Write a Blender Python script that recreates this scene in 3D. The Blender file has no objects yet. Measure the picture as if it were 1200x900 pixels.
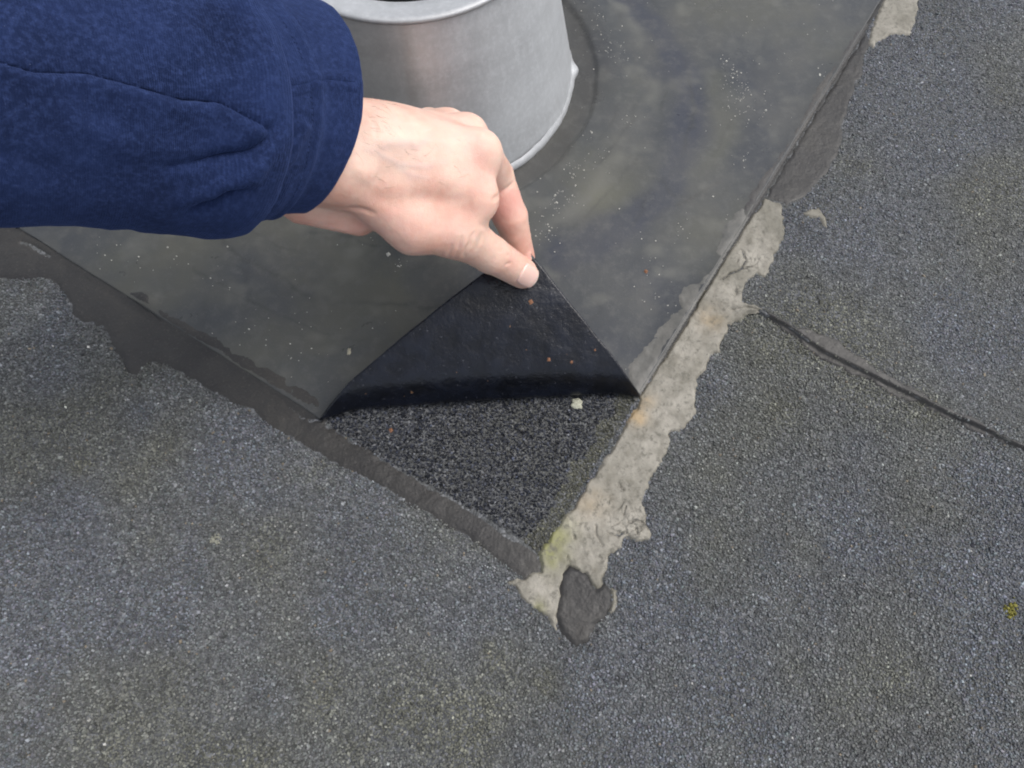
import bpy, math, random
import numpy as np
from mathutils import Vector

random.seed(7)
rng = np.random.default_rng(11)
C = bpy.context.scene.collection
SC = bpy.context.scene

# ------------------------------------------------------------------ camera
PITCH, DIST, FPX = math.radians(67), 0.56, 880.0
CAM = np.array([0, -DIST*math.cos(PITCH), DIST*math.sin(PITCH)])
FW = -CAM/DIST; RT = np.array([1., 0, 0]); UP = np.cross(RT, FW)
cd = bpy.data.cameras.new('camera'); cam = bpy.data.objects.new('camera', cd); C.objects.link(cam)
cam.location = CAM; cam.rotation_euler = (math.pi/2 - PITCH, 0, 0)
cd.sensor_width = 36; cd.lens = FPX/1200*36; cd.clip_start = .01; cd.clip_end = 200
SC.camera = cam

# ------------------------------------------------------------------ light
SUN_EL, SUN_AZ = math.radians(60), math.radians(80)      # azimuth clockwise from +Y
w = bpy.data.worlds.new('World'); SC.world = w; w.use_nodes = True
nt = w.node_tree; bg = nt.nodes['Background']
sky = nt.nodes.new('ShaderNodeTexSky'); sky.sky_type = 'NISHITA'; sky.sun_disc = False
sky.sun_elevation = SUN_EL; sky.sun_rotation = SUN_AZ; sky.dust_density = 4; sky.air_density = 1.0
hs = nt.nodes.new('ShaderNodeHueSaturation'); hs.inputs['Saturation'].default_value = .38   # overcast: the blue is mostly gone
nt.links.new(sky.outputs[0], hs.inputs['Color']); nt.links.new(hs.outputs[0], bg.inputs['Color'])
bg.inputs['Strength'].default_value = .15
sd = bpy.data.lights.new('sun', 'SUN'); sd.energy = .8; sd.angle = math.radians(45); sd.color = (1, .97, .93)
so = bpy.data.objects.new('sun', sd); C.objects.link(so)
sdir = Vector((math.sin(SUN_AZ)*math.cos(SUN_EL), math.cos(SUN_AZ)*math.cos(SUN_EL), math.sin(SUN_EL)))
so.rotation_euler = sdir.to_track_quat('Z', 'Y').to_euler(); so.location = (1, 1, 3)
SC.view_settings.view_transform = 'Standard'; SC.view_settings.look = 'None'
SC.view_settings.exposure = 0.70; SC.view_settings.gamma = 1

# ------------------------------------------------------------------ helpers
def un(px, py, z=0.):
    """the place in the world seen at (px, py) of the 1200x900 photograph at height z"""
    px = np.asarray(px, float); py = np.asarray(py, float); z = np.asarray(z, float)
    v = FW*FPX + RT*(px-600)[..., None] + UP*(450-py)[..., None]
    t = (z-CAM[2])/v[..., 2]
    return CAM + v*t[..., None]
def proj(P):
    q = P-CAM; d = q@FW
    return 600+FPX*(q@RT)/d, 450-FPX*(q@UP)/d, d
def sstep(a, b, x):
    t = np.clip((x-a)/(b-a), 0, 1); return t*t*(3-2*t)
def vnoise(P, scale, seed=0, octaves=1):
    """smooth value noise in -1..1, P (n,2) or (n,3) in metres, scale = cell size"""
    P = np.asarray(P, float); out = np.zeros(P.shape[0]); amp = 1; tot = 0
    for o in range(octaves):
        q = P/scale*(2**o)+seed*17.3+o*5.7
        i = np.floor(q).astype(np.int64); f = q-i; f = f*f*(3-2*f); D = P.shape[1]
        acc = np.zeros(P.shape[0])
        for c in range(2**D):
            wgt = np.ones(P.shape[0]); h = np.full(P.shape[0], 374761393+seed*668265263, np.int64)
            for d in range(D):
                b = (c >> d) & 1
                wgt = wgt*(f[:, d] if b else 1-f[:, d])
                h = (h ^ ((i[:, d]+b)*(73856093, 19349663, 83492791)[d])) & 0x7fffffff
                h = (h*1103515245+12345) & 0x7fffffff
            h = ((h ^ (h >> 13))*1274126177) & 0x7fffffff
            acc += wgt*(((h >> 8) & 0xffff)/32767.5-1)
        out += acc*amp; tot += amp; amp *= .5
    return out/tot
def seg_dist(P, a, b):
    a = np.asarray(a, float); b = np.asarray(b, float); ab = b-a
    t = np.clip(((P-a)@ab)/max(ab@ab, 1e-12), 0, 1)
    return np.linalg.norm(P-(a+t[:, None]*ab), axis=1), t
def line_dist(P, pts):
    d = np.full(len(P), 1e9); s = np.zeros(len(P))
    for k in range(len(pts)-1):
        dk, t = seg_dist(P, pts[k], pts[k+1]); m = dk < d
        s[m] = (k+t[m])/(len(pts)-1); d[m] = dk[m]
    return d, s
def poly_sdf(P, poly):
    """signed distance, positive inside"""
    poly = np.asarray(poly, float); d, _ = line_dist(P, list(poly)+[poly[0]])
    ins = np.zeros(len(P), bool); x, y = P[:, 0], P[:, 1]; n = len(poly)
    for i in range(n):
        x0, y0 = poly[i]; x1, y1 = poly[(i+1) % n]
        if y0 == y1: continue
        c = ((y0 > y) != (y1 > y)) & (x < (x1-x0)*(y-y0)/(y1-y0)+x0); ins ^= c
    return np.where(ins, d, -d)
def px_poly(pts, z=0.): return [tuple(un(a, b, z)[:2]) for a, b in pts]
def mesh_obj(name, V, F, mats, parent=None, smooth=True, cols=None, attrs=None, midx=None):
    V = np.asarray(V, np.float32); F = np.asarray(F, np.int32)
    me = bpy.data.meshes.new(name); n, k = F.shape
    me.vertices.add(len(V)); me.vertices.foreach_set('co', V.ravel())
    me.loops.add(n*k); me.loops.foreach_set('vertex_index', F.ravel())
    me.polygons.add(n); me.polygons.foreach_set('loop_start', np.arange(n, dtype=np.int32)*k)
    me.polygons.foreach_set('loop_total', np.full(n, k, np.int32))
    if midx is not None: me.polygons.foreach_set('material_index', np.asarray(midx, np.int32))
    me.update(calc_edges=True)
    me.polygons.foreach_set('use_smooth', np.full(n, smooth, bool))
    if cols is not None:
        a = me.color_attributes.new('col', 'FLOAT_COLOR', 'POINT'); c = np.ones((len(V), 4), np.float32); c[:, :3] = cols
        a.data.foreach_set('color', c.ravel())
    for kk, v in (attrs or {}).items():
        a = me.attributes.new(kk, 'FLOAT', 'POINT'); a.data.foreach_set('value', np.asarray(v, np.float32))
    for m in (mats if isinstance(mats, list) else [mats]): me.materials.append(m)
    o = bpy.data.objects.new(name, me); C.objects.link(o)
    if parent: o.parent = parent
    return o
def tag(o, label=None, cat=None, group=None, kind=None):
    for k, v in (('label', label), ('category', cat), ('group', group), ('kind', kind)):
        if v: o[k] = v
    return o
def empty(name, loc=(0, 0, 0)):
    """an Empty standing at the thing's base; children are given in world space"""
    o = bpy.data.objects.new(name, None); C.objects.link(o); o.location = loc; return o
def adopt(child, root):
    child.parent = root; child.matrix_parent_inverse = root.matrix_basis.inverted(); return child

# ------------------------------------------------------------------ materials
class NT:
    def __init__(s, name):
        s.m = bpy.data.materials.new(name); s.m.use_nodes = True; s.t = s.m.node_tree; s.b = s.t.nodes['Principled BSDF']
        s.tc = s.t.nodes.new('ShaderNodeTexCoord')
    def n(s, ty, **kw):
        x = s.t.nodes.new(ty)
        for k, v in kw.items():
            if hasattr(x, k): setattr(x, k, v)
            else: x.inputs[k.replace('_', ' ')].default_value = v
        return x
    def l(s, a, b): s.t.links.new(a, b)
    def noise(s, scale, detail=4, rough=.55, vec=None):
        x = s.n('ShaderNodeTexNoise'); x.inputs['Scale'].default_value = scale; x.inputs['Detail'].default_value = detail; x.inputs['Roughness'].default_value = rough
        s.l(vec or s.tc.outputs['Object'], x.inputs['Vector']); return x.outputs['Fac']
    def vor(s, scale, feature='F1', out='Distance', rnd=1, vec=None):
        x = s.n('ShaderNodeTexVoronoi'); x.feature = feature; x.inputs['Scale'].default_value = scale; x.inputs['Randomness'].default_value = rnd
        s.l(vec or s.tc.outputs['Object'], x.inputs['Vector']); return x.outputs[out]
    def ramp(s, fac, *stops):
        r = s.n('ShaderNodeValToRGB'); e = r.color_ramp.elements
        while len(e) < len(stops): e.new(.5)
        for el, (p, c) in zip(e, stops):
            el.position = p; el.color = (*c, 1) if isinstance(c, tuple) else (c, c, c, 1)
        s.l(fac, r.inputs['Fac']); return r.outputs['Color']
    def mix(s, fac, a, b, mode='MIX'):
        x = s.n('ShaderNodeMix'); x.data_type = 'RGBA'; x.blend_type = mode
        for v, i in ((fac, 0), (a, 6), (b, 7)):
            if isinstance(v, (int, float)): x.inputs[i].default_value = v if i == 0 else (v, v, v, 1)
            elif isinstance(v, tuple): x.inputs[i].default_value = (*v, 1)
            else: s.l(v, x.inputs[i])
        return x.outputs[2]
    def math(s, op, a, b=0., clamp=False):
        x = s.n('ShaderNodeMath'); x.operation = op; x.use_clamp = clamp
        for v, i in ((a, 0), (b, 1)):
            if isinstance(v, (int, float)): x.inputs[i].default_value = v
            else: s.l(v, x.inputs[i])
        return x.outputs[0]
    def attr(s, name, out='Fac'):
        x = s.n('ShaderNodeAttribute'); x.attribute_name = name; return x.outputs[out]
    def bump(s, h, strength=.5, dist=.001, normal=None):
        x = s.n('ShaderNodeBump'); x.inputs['Strength'].default_value = strength; x.inputs['Distance'].default_value = dist
        s.l(h, x.inputs['Height'])
        if normal: s.l(normal, x.inputs['Normal'])
        return x.outputs['Normal']
    def out(s, color=None, rough=None, normal=None, metal=None, spec=None, **kw):
        for v, k in ((color, 'Base Color'), (rough, 'Roughness'), (normal, 'Normal'), (metal, 'Metallic'), (spec, 'Specular IOR Level')):
            if v is None: continue
            if isinstance(v, (int, float)): s.b.inputs[k].default_value = v
            elif isinstance(v, tuple): s.b.inputs[k].default_value = (*v, 1)
            else: s.l(v, s.b.inputs[k])
        for k, v in kw.items(): s.b.inputs[k.replace('_', ' ')].default_value = v
        return s.m

def mat_base():
    t = NT('mineral_felt'); n1 = t.noise(9, 6); v = t.vor(520, out='Color'); vd = t.vor(520)
    c = t.ramp(t.n('ShaderNodeSeparateColor').outputs[0], (0, .04), (1, .18))
    sep = t.n('ShaderNodeSeparateColor'); t.l(v, sep.inputs[0])
    c = t.ramp(sep.outputs[0], (0, (.028, .030, .032)), (.7, (.075, .079, .085)), (1, (.15, .155, .165)))
    c = t.mix(t.ramp(n1, (.4, 0.), (.7, .5)), c, (.06, .06, .045))
    return t.out(c, .75, t.bump(t.math('SUBTRACT', 1, vd), .8, .001))
def mat_granule():
    t = NT('slate_granules'); wet = t.attr('wet')
    r = t.math('SUBTRACT', .72, t.math('MULTIPLY', wet, .3))
    return t.out(t.attr('col', 'Color'), r, t.bump(t.noise(2500, 2), .25, .0003), spec=.35)
def mat_membrane():
    t = NT('weathered_rubber_membrane')
    n0 = t.noise(6, 5); n1 = t.noise(22, 6, .6); n2 = t.noise(120, 6, .65); n3 = t.noise(900, 3)
    c = t.ramp(n0, (.36, (.031, .035, .042)), (.5, (.050, .053, .053)), (.63, (.071, .071, .059)))
    c = t.mix(t.math('MULTIPLY', t.attr('olive'), .6), c, (.092, .092, .062))
    c = t.mix(t.math('MULTIPLY', t.attr('blue'), .80), c, (.032, .036, .049))
    c = t.mix(t.math('MULTIPLY', t.attr('tide'), .5), c, (.024, .026, .026))
    c = t.mix(t.math('MULTIPLY', t.attr('scum'), .5), c, (.12, .12, .105))
    c = t.mix(t.math('MULTIPLY', t.attr('dark'), .85), c, (.040, .039, .036))
    c = t.mix(t.ramp(n1, (.45, 0.), (.75, .45)), c, (.080, .078, .068))
    c = t.mix(t.ramp(n2, (.5, 0.), (.8, .5)), c, (.10, .10, .094))
    c = t.mix(t.ramp(n3, (.60, 0.), (.80, .5)), c, (.13, .13, .125))
    rg = t.ramp(n1, (.3, .25), (.7, .43))
    nb = t.bump(n2, .22, .0010, t.bump(n0, .35, .003))
    return t.out(c, rg, nb, spec=.33)
def mat_underside():
    t = NT('wet_black_underside')
    n1 = t.noise(60, 5); vd = t.vor(330); n2 = t.noise(500, 3)
    c = t.ramp(n1, (.35, (.0025, .003, .005)), (.7, (.006, .008, .015)))
    r = t.ramp(n1, (.3, .20), (.7, .32))
    b = t.bump(t.ramp(vd, (.0, 1.), (.3, 0.)), .10, .0012, t.bump(n1, .28, .004, t.bump(t.noise(240, 6, .65), .28, .0010)))
    c = t.mix(t.ramp(t.noise(420, 4), (.66, 0.), (.72, .8)), c, (.055, .058, .068))
    c = t.mix(t.ramp(t.noise(170, 2), (.74, 0.), (.77, .9)), c, (.12, .07, .04))
    return t.out(c, r, b, spec=.36)
def mat_sealant():
    t = NT('dried_grey_sealant')
    n0 = t.noise(25, 5); n1 = t.noise(90, 6, .65); n2 = t.noise(700, 3); n4 = t.noise(240, 5, .7)
    c = t.ramp(n0, (.34, (.13, .122, .097)), (.5, (.205, .192, .16)), (.66, (.265, .248, .21)))
    c = t.mix(t.ramp(n1, (.44, 0.), (.70, .75)), c, (.105, .096, .072))
    c = t.mix(t.math('MULTIPLY', t.attr('rust'), .7), c, (.34, .24, .12))
    c = t.mix(t.math('MULTIPLY', t.attr('moss'), .75), c, (.20, .20, .07))
    c = t.mix(t.ramp(n4, (.53, 0.), (.64, .75)), c, (.085, .080, .062))
    c = t.mix(t.ramp(n2, (.62, 0.), (.75, .4)), c, (.08, .075, .06))
    crk = t.attr('crack')
    c = t.mix(t.math('MULTIPLY', crk, .6), c, (.03, .028, .024))
    h = t.math('SUBTRACT', t.math('MULTIPLY', n1, .8), crk)
    return t.out(c, .62, t.bump(h, .8, .0012, t.bump(n4, .5, .0008, t.bump(n2, .3, .0005))))
def mat_film():
    t = NT('thin_sealant_film')
    n1 = t.noise(60, 6, .65); n2 = t.noise(500, 4)
    c = t.ramp(n1, (.35, (.065, .065, .060)), (.6, (.105, .102, .092)), (.75, (.145, .14, .125)))
    return t.out(c, .5, t.bump(n1, .5, .0012, t.bump(n2, .3, .0005)))
def mat_smear(name='bitumen_smear', k=1.):
    t = NT(name)
    n0 = t.noise(14, 5); n1 = t.noise(70, 6, .6); n2 = t.noise(600, 4)
    c = t.ramp(n0, (.36, (.030*k, .0285*k, .0285*k)), (.52, (.043*k, .041*k, .039*k)), (.66, (.060*k, .056*k, .050*k)))
    c = t.mix(t.ramp(n1, (.5, 0.), (.8, .5)), c, (.024, .024, .024))
    c = t.mix(t.ramp(n2, (.58, 0.), (.76, .55)), c, (.085, .08, .07))
    g = t.vor(430)
    return t.out(c, t.ramp(n1, (.3, .42), (.7, .6)), t.bump(g, .25, .0007, t.bump(n1, .5, .0015, t.bump(n2, .35, .0005))), spec=.4)
def mat_plain(name, col, rough=.7, sc=300, b=.4):
    t = NT(name); n = t.noise(sc, 4)
    c = t.mix(t.ramp(n, (.35, 0.), (.7, 1.)), tuple(x*.65 for x in col), col)
    return t.out(c, rough, t.bump(n, b, .0006))
def mat_metal(name, base, rough):
    t = NT(name)
    mp = t.n('ShaderNodeMapping'); mp.inputs['Scale'].default_value = (1, 1, 6); t.l(t.tc.outputs['Object'], mp.inputs['Vector'])
    n0 = t.noise(11, 5, vec=mp.outputs[0]); n1 = t.noise(260, 5, .7); n2 = t.noise(700, 3)
    c = t.mix(t.ramp(n0, (.35, 0.), (.7, .5)), base, tuple(x*.72 for x in base))
    c = t.mix(t.ramp(n1, (.45, 0.), (.75, .45)), c, tuple(min(1, x*1.35) for x in base))
    mq = t.n('ShaderNodeMapping'); mq.inputs['Scale'].default_value = (1, 1, .08); t.l(t.tc.outputs['Object'], mq.inputs['Vector'])
    n5 = t.noise(90, 5, .7, vec=mq.outputs[0]); c = t.mix(t.ramp(n5, (.42, 0.), (.66, .22)), c, tuple(x*.6 for x in base))
    c = t.mix(t.math('MULTIPLY', t.attr('arm_reflection_streak'), .38), c, (.20, .18, .14))  # tints in the painted arm reflection and the streak
    c = t.mix(t.ramp(n2, (.66, 0.), (.8, .4)), c, (.10, .10, .09))
    return t.out(c, t.ramp(n1, (.3, rough-.06), (.7, rough+.1)), t.bump(n1, .25, .0004), metal=.42)
def mat_skin():
    t = NT('skin')
    n0 = t.noise(38, 4); n1 = t.noise(150, 5); v = t.vor(900, 'DISTANCE_TO_EDGE'); n2 = t.noise(1300, 3)
    c = t.ramp(n0, (.35, (.57, .33, .255)), (.5, (.645, .42, .335)), (.65, (.69, .49, .395)))
    c = t.mix(t.ramp(n1, (.42, 0.), (.75, .45)), c, (.62, .33, .275))
    c = t.mix(t.math('MULTIPLY', t.attr('flush'), .8), c, (.68, .27, .24))
    c = t.mix(t.math('MULTIPLY', t.attr('pale'), .6), c, (.73, .57, .48))
    c = t.mix(t.math('MULTIPLY', t.attr('vein'), .28), c, (.42, .36, .36))
    h = t.ramp(v, (.0, 0.), (.12, 1.))
    m = t.out(c, t.ramp(n1, (.3, .42), (.7, .56)), t.bump(h, .38, .0004, t.bump(n2, .4, .0004)), spec=.4)
    t.b.subsurface_method = 'RANDOM_WALK'
    t.b.inputs['Subsurface Weight'].default_value = .35; t.b.inputs['Subsurface Radius'].default_value = (1, .35, .2)
    t.b.inputs['Subsurface Scale'].default_value = .004
    return m
def mat_nail():
    t = NT('nail'); n = t.noise(60, 3)
    c = t.mix(t.attr('tip'), t.ramp(n, (.4, (.70, .46, .40)), (.6, (.76, .54, .47))), (.78, .60, .52))
    m = t.out(c, .28, spec=.5); t.b.inputs['Subsurface Weight'].default_value = .2; t.b.inputs['Subsurface Scale'].default_value = .002
    return m
def mat_cloth():
    t = NT('navy_fleece_cotton')
    u = t.n('ShaderNodeUVMap'); u.uv_map = 'UVMap'
    mp = t.n('ShaderNodeMapping'); mp.inputs['Scale'].default_value = (300, 340, 1); t.l(u.outputs[0], mp.inputs['Vector'])
    wv = t.n('ShaderNodeTexWave'); wv.inputs['Scale'].default_value = 1.0; wv.inputs['Distortion'].default_value = 2.5; wv.inputs['Detail'].default_value = 2
    t.l(mp.outputs[0], wv.inputs['Vector'])
    n0 = t.noise(28, 5); n1 = t.noise(420, 5, .7); n2 = t.noise(1500, 3)
    c = t.ramp(n0, (.32, (.0045, .0100, .036)), (.68, (.0110, .0215, .071)))
    c = t.mix(t.ramp(n1, (.45, 0.), (.78, .7)), c, (.030, .050, .140))
    c = t.mix(t.ramp(n2, (.70, 0.), (.78, .6)), c, (.16, .18, .26))
    h = t.math('ADD', t.math('MULTIPLY', wv.outputs['Fac'], .30), n1)
    m = t.out(c, .92, t.bump(h, .6, .0008, t.bump(n2, .5, .0004)), spec=.15)
    t.b.inputs['Sheen Weight'].default_value = .15; t.b.inputs['Sheen Roughness'].default_value = .5
    t.b.inputs['Sheen Tint'].default_value = (.22, .36, .95, 1)
    return m
M = dict(base=mat_base(), gap_shade=mat_plain('gap_shade_black', (.012, .012, .012), .6), hair=mat_plain('brown_hair', (.16, .09, .055), .5), gran=mat_granule(), mem=mat_membrane(), under=mat_underside(), seal=mat_sealant(), film=mat_film(),
         smear=mat_smear(k=.58), bleed=mat_smear('bitumen_bleed', .8), skin=mat_skin(), nail=mat_nail(), cloth=mat_cloth(),
         cone=mat_metal('dull_aluminium', (.51, .525, .54), .42), lip=mat_metal('bright_aluminium', (.40, .41, .42), .5),
         thread=mat_plain('navy_thread', (.012, .016, .05), .8), dark=mat_plain('dark_inside', (.02, .02, .02), .8),
         speck=mat_plain('pale_grit', (.50, .49, .44), .6), lichen=mat_plain('pale_lichen', (.42, .42, .33), .8, 900, .8),
         rust=mat_plain('rusty_crumb', (.22, .10, .05), .8), moss=mat_plain('yellow_moss', (.20, .185, .035), .9, 1200, .9),
         flake=mat_plain('pale_flake', (.36, .34, .26), .7))

# ------------------------------------------------------------------ layout on the roof
PC = un(631, 652)[:2]                          # corner of the membrane when it lies flat
EL = un(200, 380)[:2]-PC; EL /= np.linalg.norm(EL)          # along its left edge
ER = un(1030, 5)[:2]-PC; ER /= np.linalg.norm(ER)          # along its right edge
A0 = un(383, 482)[:2]; B0 = un(743, 460)[:2]   # the fold
FT = (B0-A0)/np.linalg.norm(B0-A0)
FN = np.array([FT[1], -FT[0]])
if (PC-A0)@FN < 0: FN = -FN
def fold_q(P):
    """distance beyond the fold; the fold bows towards the corner at both ends"""
    a = ((P-A0)@FT)/np.linalg.norm(B0-A0); return (P-A0)@FN-(.0095*(1-sstep(-.08, .13, a))+.0045*sstep(.90, 1.03, a))
CONE = un(500, 92)[:2]; CONE_H = .150
SEAM = px_poly([(600, 255), (700, 290), (800, 330), (870, 358), (888, 366), (905, 374), (925, 386), (945, 400), (965, 414), (990, 426), (1020, 441),
                (1050, 456), (1080, 470), (1110, 486), (1140, 498), (1170, 512), (1200, 527), (1290, 572), (1500, 680)])
def inv_st(P):
    """coordinates along the two membrane edges"""
    Mx = np.array([EL, ER]).T; return (np.linalg.inv(Mx)@(P-PC).T).T
def seam_side(P):
    """signed distance to the seam, positive on the overlapping (upper right) sheet"""
    d, _ = line_dist(P, SEAM); S = np.array(SEAM); sg = np.full(len(P), -1.)
    yl = np.interp(P[:, 0], S[:, 0], S[:, 1], left=S[0, 1], right=S[-1, 1]); sg[P[:, 1] > yl] = 1
    return d*sg
SHEET = .0034
def H_roof(P): return SHEET*(seam_side(P) > 0)
EDGE_T = np.linalg.norm(un(771, 431)[:2]-PC)
def H_mem(P):
    st = inv_st(P); s, t = st[:, 0], st[:, 1]
    z = .0022 + .0034*sstep(.10, .30, t)
    gap = np.exp(-((t-(EDGE_T+.045))/.050)**2)*np.exp(-np.maximum(s, 0)/.010)*.0030       # lifted edge beside the sealant
    gap += np.exp(-((t-.50)/.06)**2)*np.exp(-np.maximum(s, 0)/.012)*.002
    gap += .0012*sstep(EDGE_T-.01, EDGE_T+.02, t)*np.exp(-np.maximum(s, 0)/.010)
    z = z+gap+.0005*vnoise(P, .05, 3, 3)
    r = np.linalg.norm(P-CONE, axis=1); ang = np.degrees(np.arctan2(P[:, 1]-CONE[1], P[:, 0]-CONE[0]))
    aw = sstep(-75, -35, ang)*(1-sstep(35, 60, ang))
    z = z+.0022*aw*sstep(.1515, .1535, r+.002*vnoise(P, .02, 5, 2))*(1-sstep(.165, .21, r))
    lump = np.exp(-(np.linalg.norm(P-un(172, 352)[:2], axis=1)/.010)**2)*.0028
    lump += np.exp(-(np.linalg.norm(P-un(38, 292)[:2], axis=1)/.010)**2)*.003
    return z+lump

# outlines traced on the roof surface
L_SEAL = [(895, 237), (915, 243), (917, 276), (904, 307), (895, 328), (884, 322), (874, 332), (867, 344), (870, 356), (890, 365), (872, 369),
          (867, 373), (853, 381), (846, 399), (842, 413), (831, 417), (828, 434), (817, 445), (814, 481), (803, 502), (785, 506), (783, 520),
          (776, 540), (767, 552), (756, 573), (752, 591), (758, 612), (761, 633), (746, 633), (731, 630), (728, 640), (714, 650), (708, 677), (700, 692),
          (694, 685), (685, 672), (667, 663), (660, 672), (658, 692), (655, 711), (652, 741), (640, 721), (626, 711), (611, 699), (598, 683), (616, 677),
          (633, 670), (633, 658), (631, 650), (640, 636), (655, 616), (672, 594), (692, 565), (722, 518), (746, 474), (771, 433), (807, 373), (842, 310), (870, 268)]
L_TOP = [(1036, 0), (1050, -24), (1100, -30), (1080, -10), (1075, 0), (1073, 18), (1064, 46), (1050, 44), (1040, 46), (1025, 53), (1022, 60), (1014, 56), (1022, 28)]
L_FLAKE = [(938, 254), (947, 248), (958, 247), (966, 258), (968, 271), (963, 268), (957, 258), (948, 258)]
L_MEMF = [(771, 433), (762, 448), (746, 473), (738, 455), (733, 432), (750, 408), (771, 387), (788, 370), (797, 366), (791, 350), (799, 341), (815, 333), (832, 322), (846, 302), (807, 371)]
L_MEMF2 = [(843, 306), (836, 300), (843, 285), (846, 268), (858, 256), (868, 250), (873, 262), (862, 280)]
L_BLOB = [(658, 672), (668, 663), (686, 670), (698, 690), (707, 684), (716, 690), (719, 707), (711, 721), (697, 733), (688, 752), (671, 757), (658, 742), (650, 719), (654, 697)]
L_CRES = [(716, 688), (722, 692), (723, 706), (719, 717), (713, 720), (717, 706)]
L_SMR_G = [(893, 236), (930, 172), (997, 62), (1012, 42), (1020, 56), (1010, 72), (1009, 90), (993, 124), (988, 150), (984, 178), (968, 206), (944, 231), (919, 250), (914, 243)]
L_SMR_M = [(893, 234), (997, 60), (1012, 36), (1000, 44), (982, 70), (962, 96), (950, 116), (938, 140), (928, 160), (912, 182), (900, 199), (887, 216), (876, 232), (868, 250), (876, 262)]
L_SML = [(-80, 300), (-80, 222), (0, 259), (22, 270), (66, 293), (95, 311), (136, 337), (161, 341), (172, 344), (186, 358), (205, 371), (257, 398), (308, 423), (352, 449), (378, 466),
         (384, 500), (405, 512), (440, 533), (500, 567), (560, 600), (600, 624), (628, 645), (634, 658), (633, 670), (616, 678), (600, 668), (575, 648), (557, 634), (520, 612), (483, 591),
         (433, 562), (389, 541), (345, 517), (293, 482), (238, 453), (216, 440), (194, 427), (178, 424), (167, 429), (161, 441), (150, 438), (132, 405), (117, 383), (88, 376), (77, 346), (59, 326), (15, 327), (-80, 330)]
G = {k: px_poly(v) for k, v in dict(seal=L_SEAL, top=L_TOP, flake=L_FLAKE, memf=L_MEMF, memf2=L_MEMF2, blob=L_BLOB, cres=L_CRES, smrg=L_SMR_G, smrm=L_SMR_M, sml=L_SML).items()}

def grid_faces(nx, ny, keep=None):
    i, j = np.meshgrid(np.arange(nx-1), np.arange(ny-1), indexing='ij'); a = (i*ny+j).ravel()
    F = np.stack([a, a+ny, a+ny+1, a+1], 1)
    return F if keep is None else F[keep[F].any(1)]
def compact(V, F, *arr):
    used = np.zeros(len(V), bool); used[F.ravel()] = True; idx = np.cumsum(used)-1
    return (V[used], idx[F]) + tuple(a[used] for a in arr)
def patch(name, poly, base, thick, mat, dive=.0012, step=.0010, rag=.0012, ragsc=.006, edge=.0022, seed=1, cracks=(), parent=None, tex=.0003, attrs=None, cut=None, extra=None):
    """a poured or brushed layer: its rounded rim dives below what it lies on"""
    p = np.array(poly); lo = p.min(0)-.004; hi = p.max(0)+.004
    nx, ny = (np.ceil((hi-lo)/step)).astype(int)+1
    X, Y = np.meshgrid(lo[0]+np.arange(nx)*step, lo[1]+np.arange(ny)*step, indexing='ij'); P = np.stack([X.ravel(), Y.ravel()], 1)
    sd_ = poly_sdf(P, poly)+rag*vnoise(P, ragsc, seed, 3)
    if cut is not None: sd_ = np.minimum(sd_, cut(P))
    z = base(P)-dive+(thick+dive)*sstep(-.0016, edge, sd_)
    z += np.where(sd_ > 0, tex*vnoise(P, .005, seed+3, 3)+tex*1.3*vnoise(P, .018, seed+5, 2), 0)
    for pl, wd, dp in cracks:
        d, _ = line_dist(P+np.stack([vnoise(P, .004, 21, 2), vnoise(P, .004, 22, 2)], 1)*.0012, px_poly(pl)); z -= dp*np.exp(-(d/wd)**2)
    if extra: z += np.where(sd_ > 0, extra(P), 0)
    V = np.c_[P, z]; F = grid_faces(nx, ny, sd_ > -.0014)
    at = {k: f(P) for k, f in (attrs or {}).items()}
    ks = list(at); r = compact(V, F, *[at[k] for k in ks])
    return mesh_obj(name, r[0], r[1], mat, parent, True, attrs=dict(zip(ks, r[2:])))
def blobs(P, pts):
    v = np.zeros(len(P))
    for px, py, r, a in pts: v += a*np.exp(-(np.linalg.norm(P-un(px, py)[:2], axis=1)/r)**2)
    return np.clip(v*(.7+.6*vnoise(P, .006, 31, 3)), 0, 1)

# ------------------------------------------------------------------ the roof
roof = mesh_obj('roof', [(-6, -6, -.0004), (6, -6, -.0004), (6, 6, -.0004), (-6, 6, -.0004)], [(0, 1, 2, 3)], M['base'], smooth=False)
tag(roof, 'flat roof covered with slate grey mineral felt', kind='structure')
# upper felt sheet, lapped over the lower one along the seam
S = np.array(SEAM); dn = []
m = 500
u = np.linspace(0, 1, m); cum = np.r_[0, np.cumsum(np.linalg.norm(np.diff(S, axis=0), axis=1))]; cum /= cum[-1]
sx = np.interp(u, cum, S[:, 0]); sy = np.interp(u, cum, S[:, 1]); SP = np.stack([sx, sy], 1)
SP[:, 1] += .0014*vnoise(SP, .010, 4, 3)
top = SP+np.array([.25, 1.6]); rows = [np.c_[SP+[0, -.0006], np.full(m, -.001)], np.c_[SP+[0, -.0002], np.full(m, SHEET*.75)], np.c_[SP+[0.0002, .0008], np.full(m, SHEET)], np.c_[top, np.full(m, SHEET)]]
V = np.concatenate(rows); F = np.array([(r*m+i, r*m+i+1, (r+1)*m+i+1, (r+1)*m+i) for r in range(3) for i in range(m-1)])
mesh_obj('felt_sheet', V, F, M['base'], roof)

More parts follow.
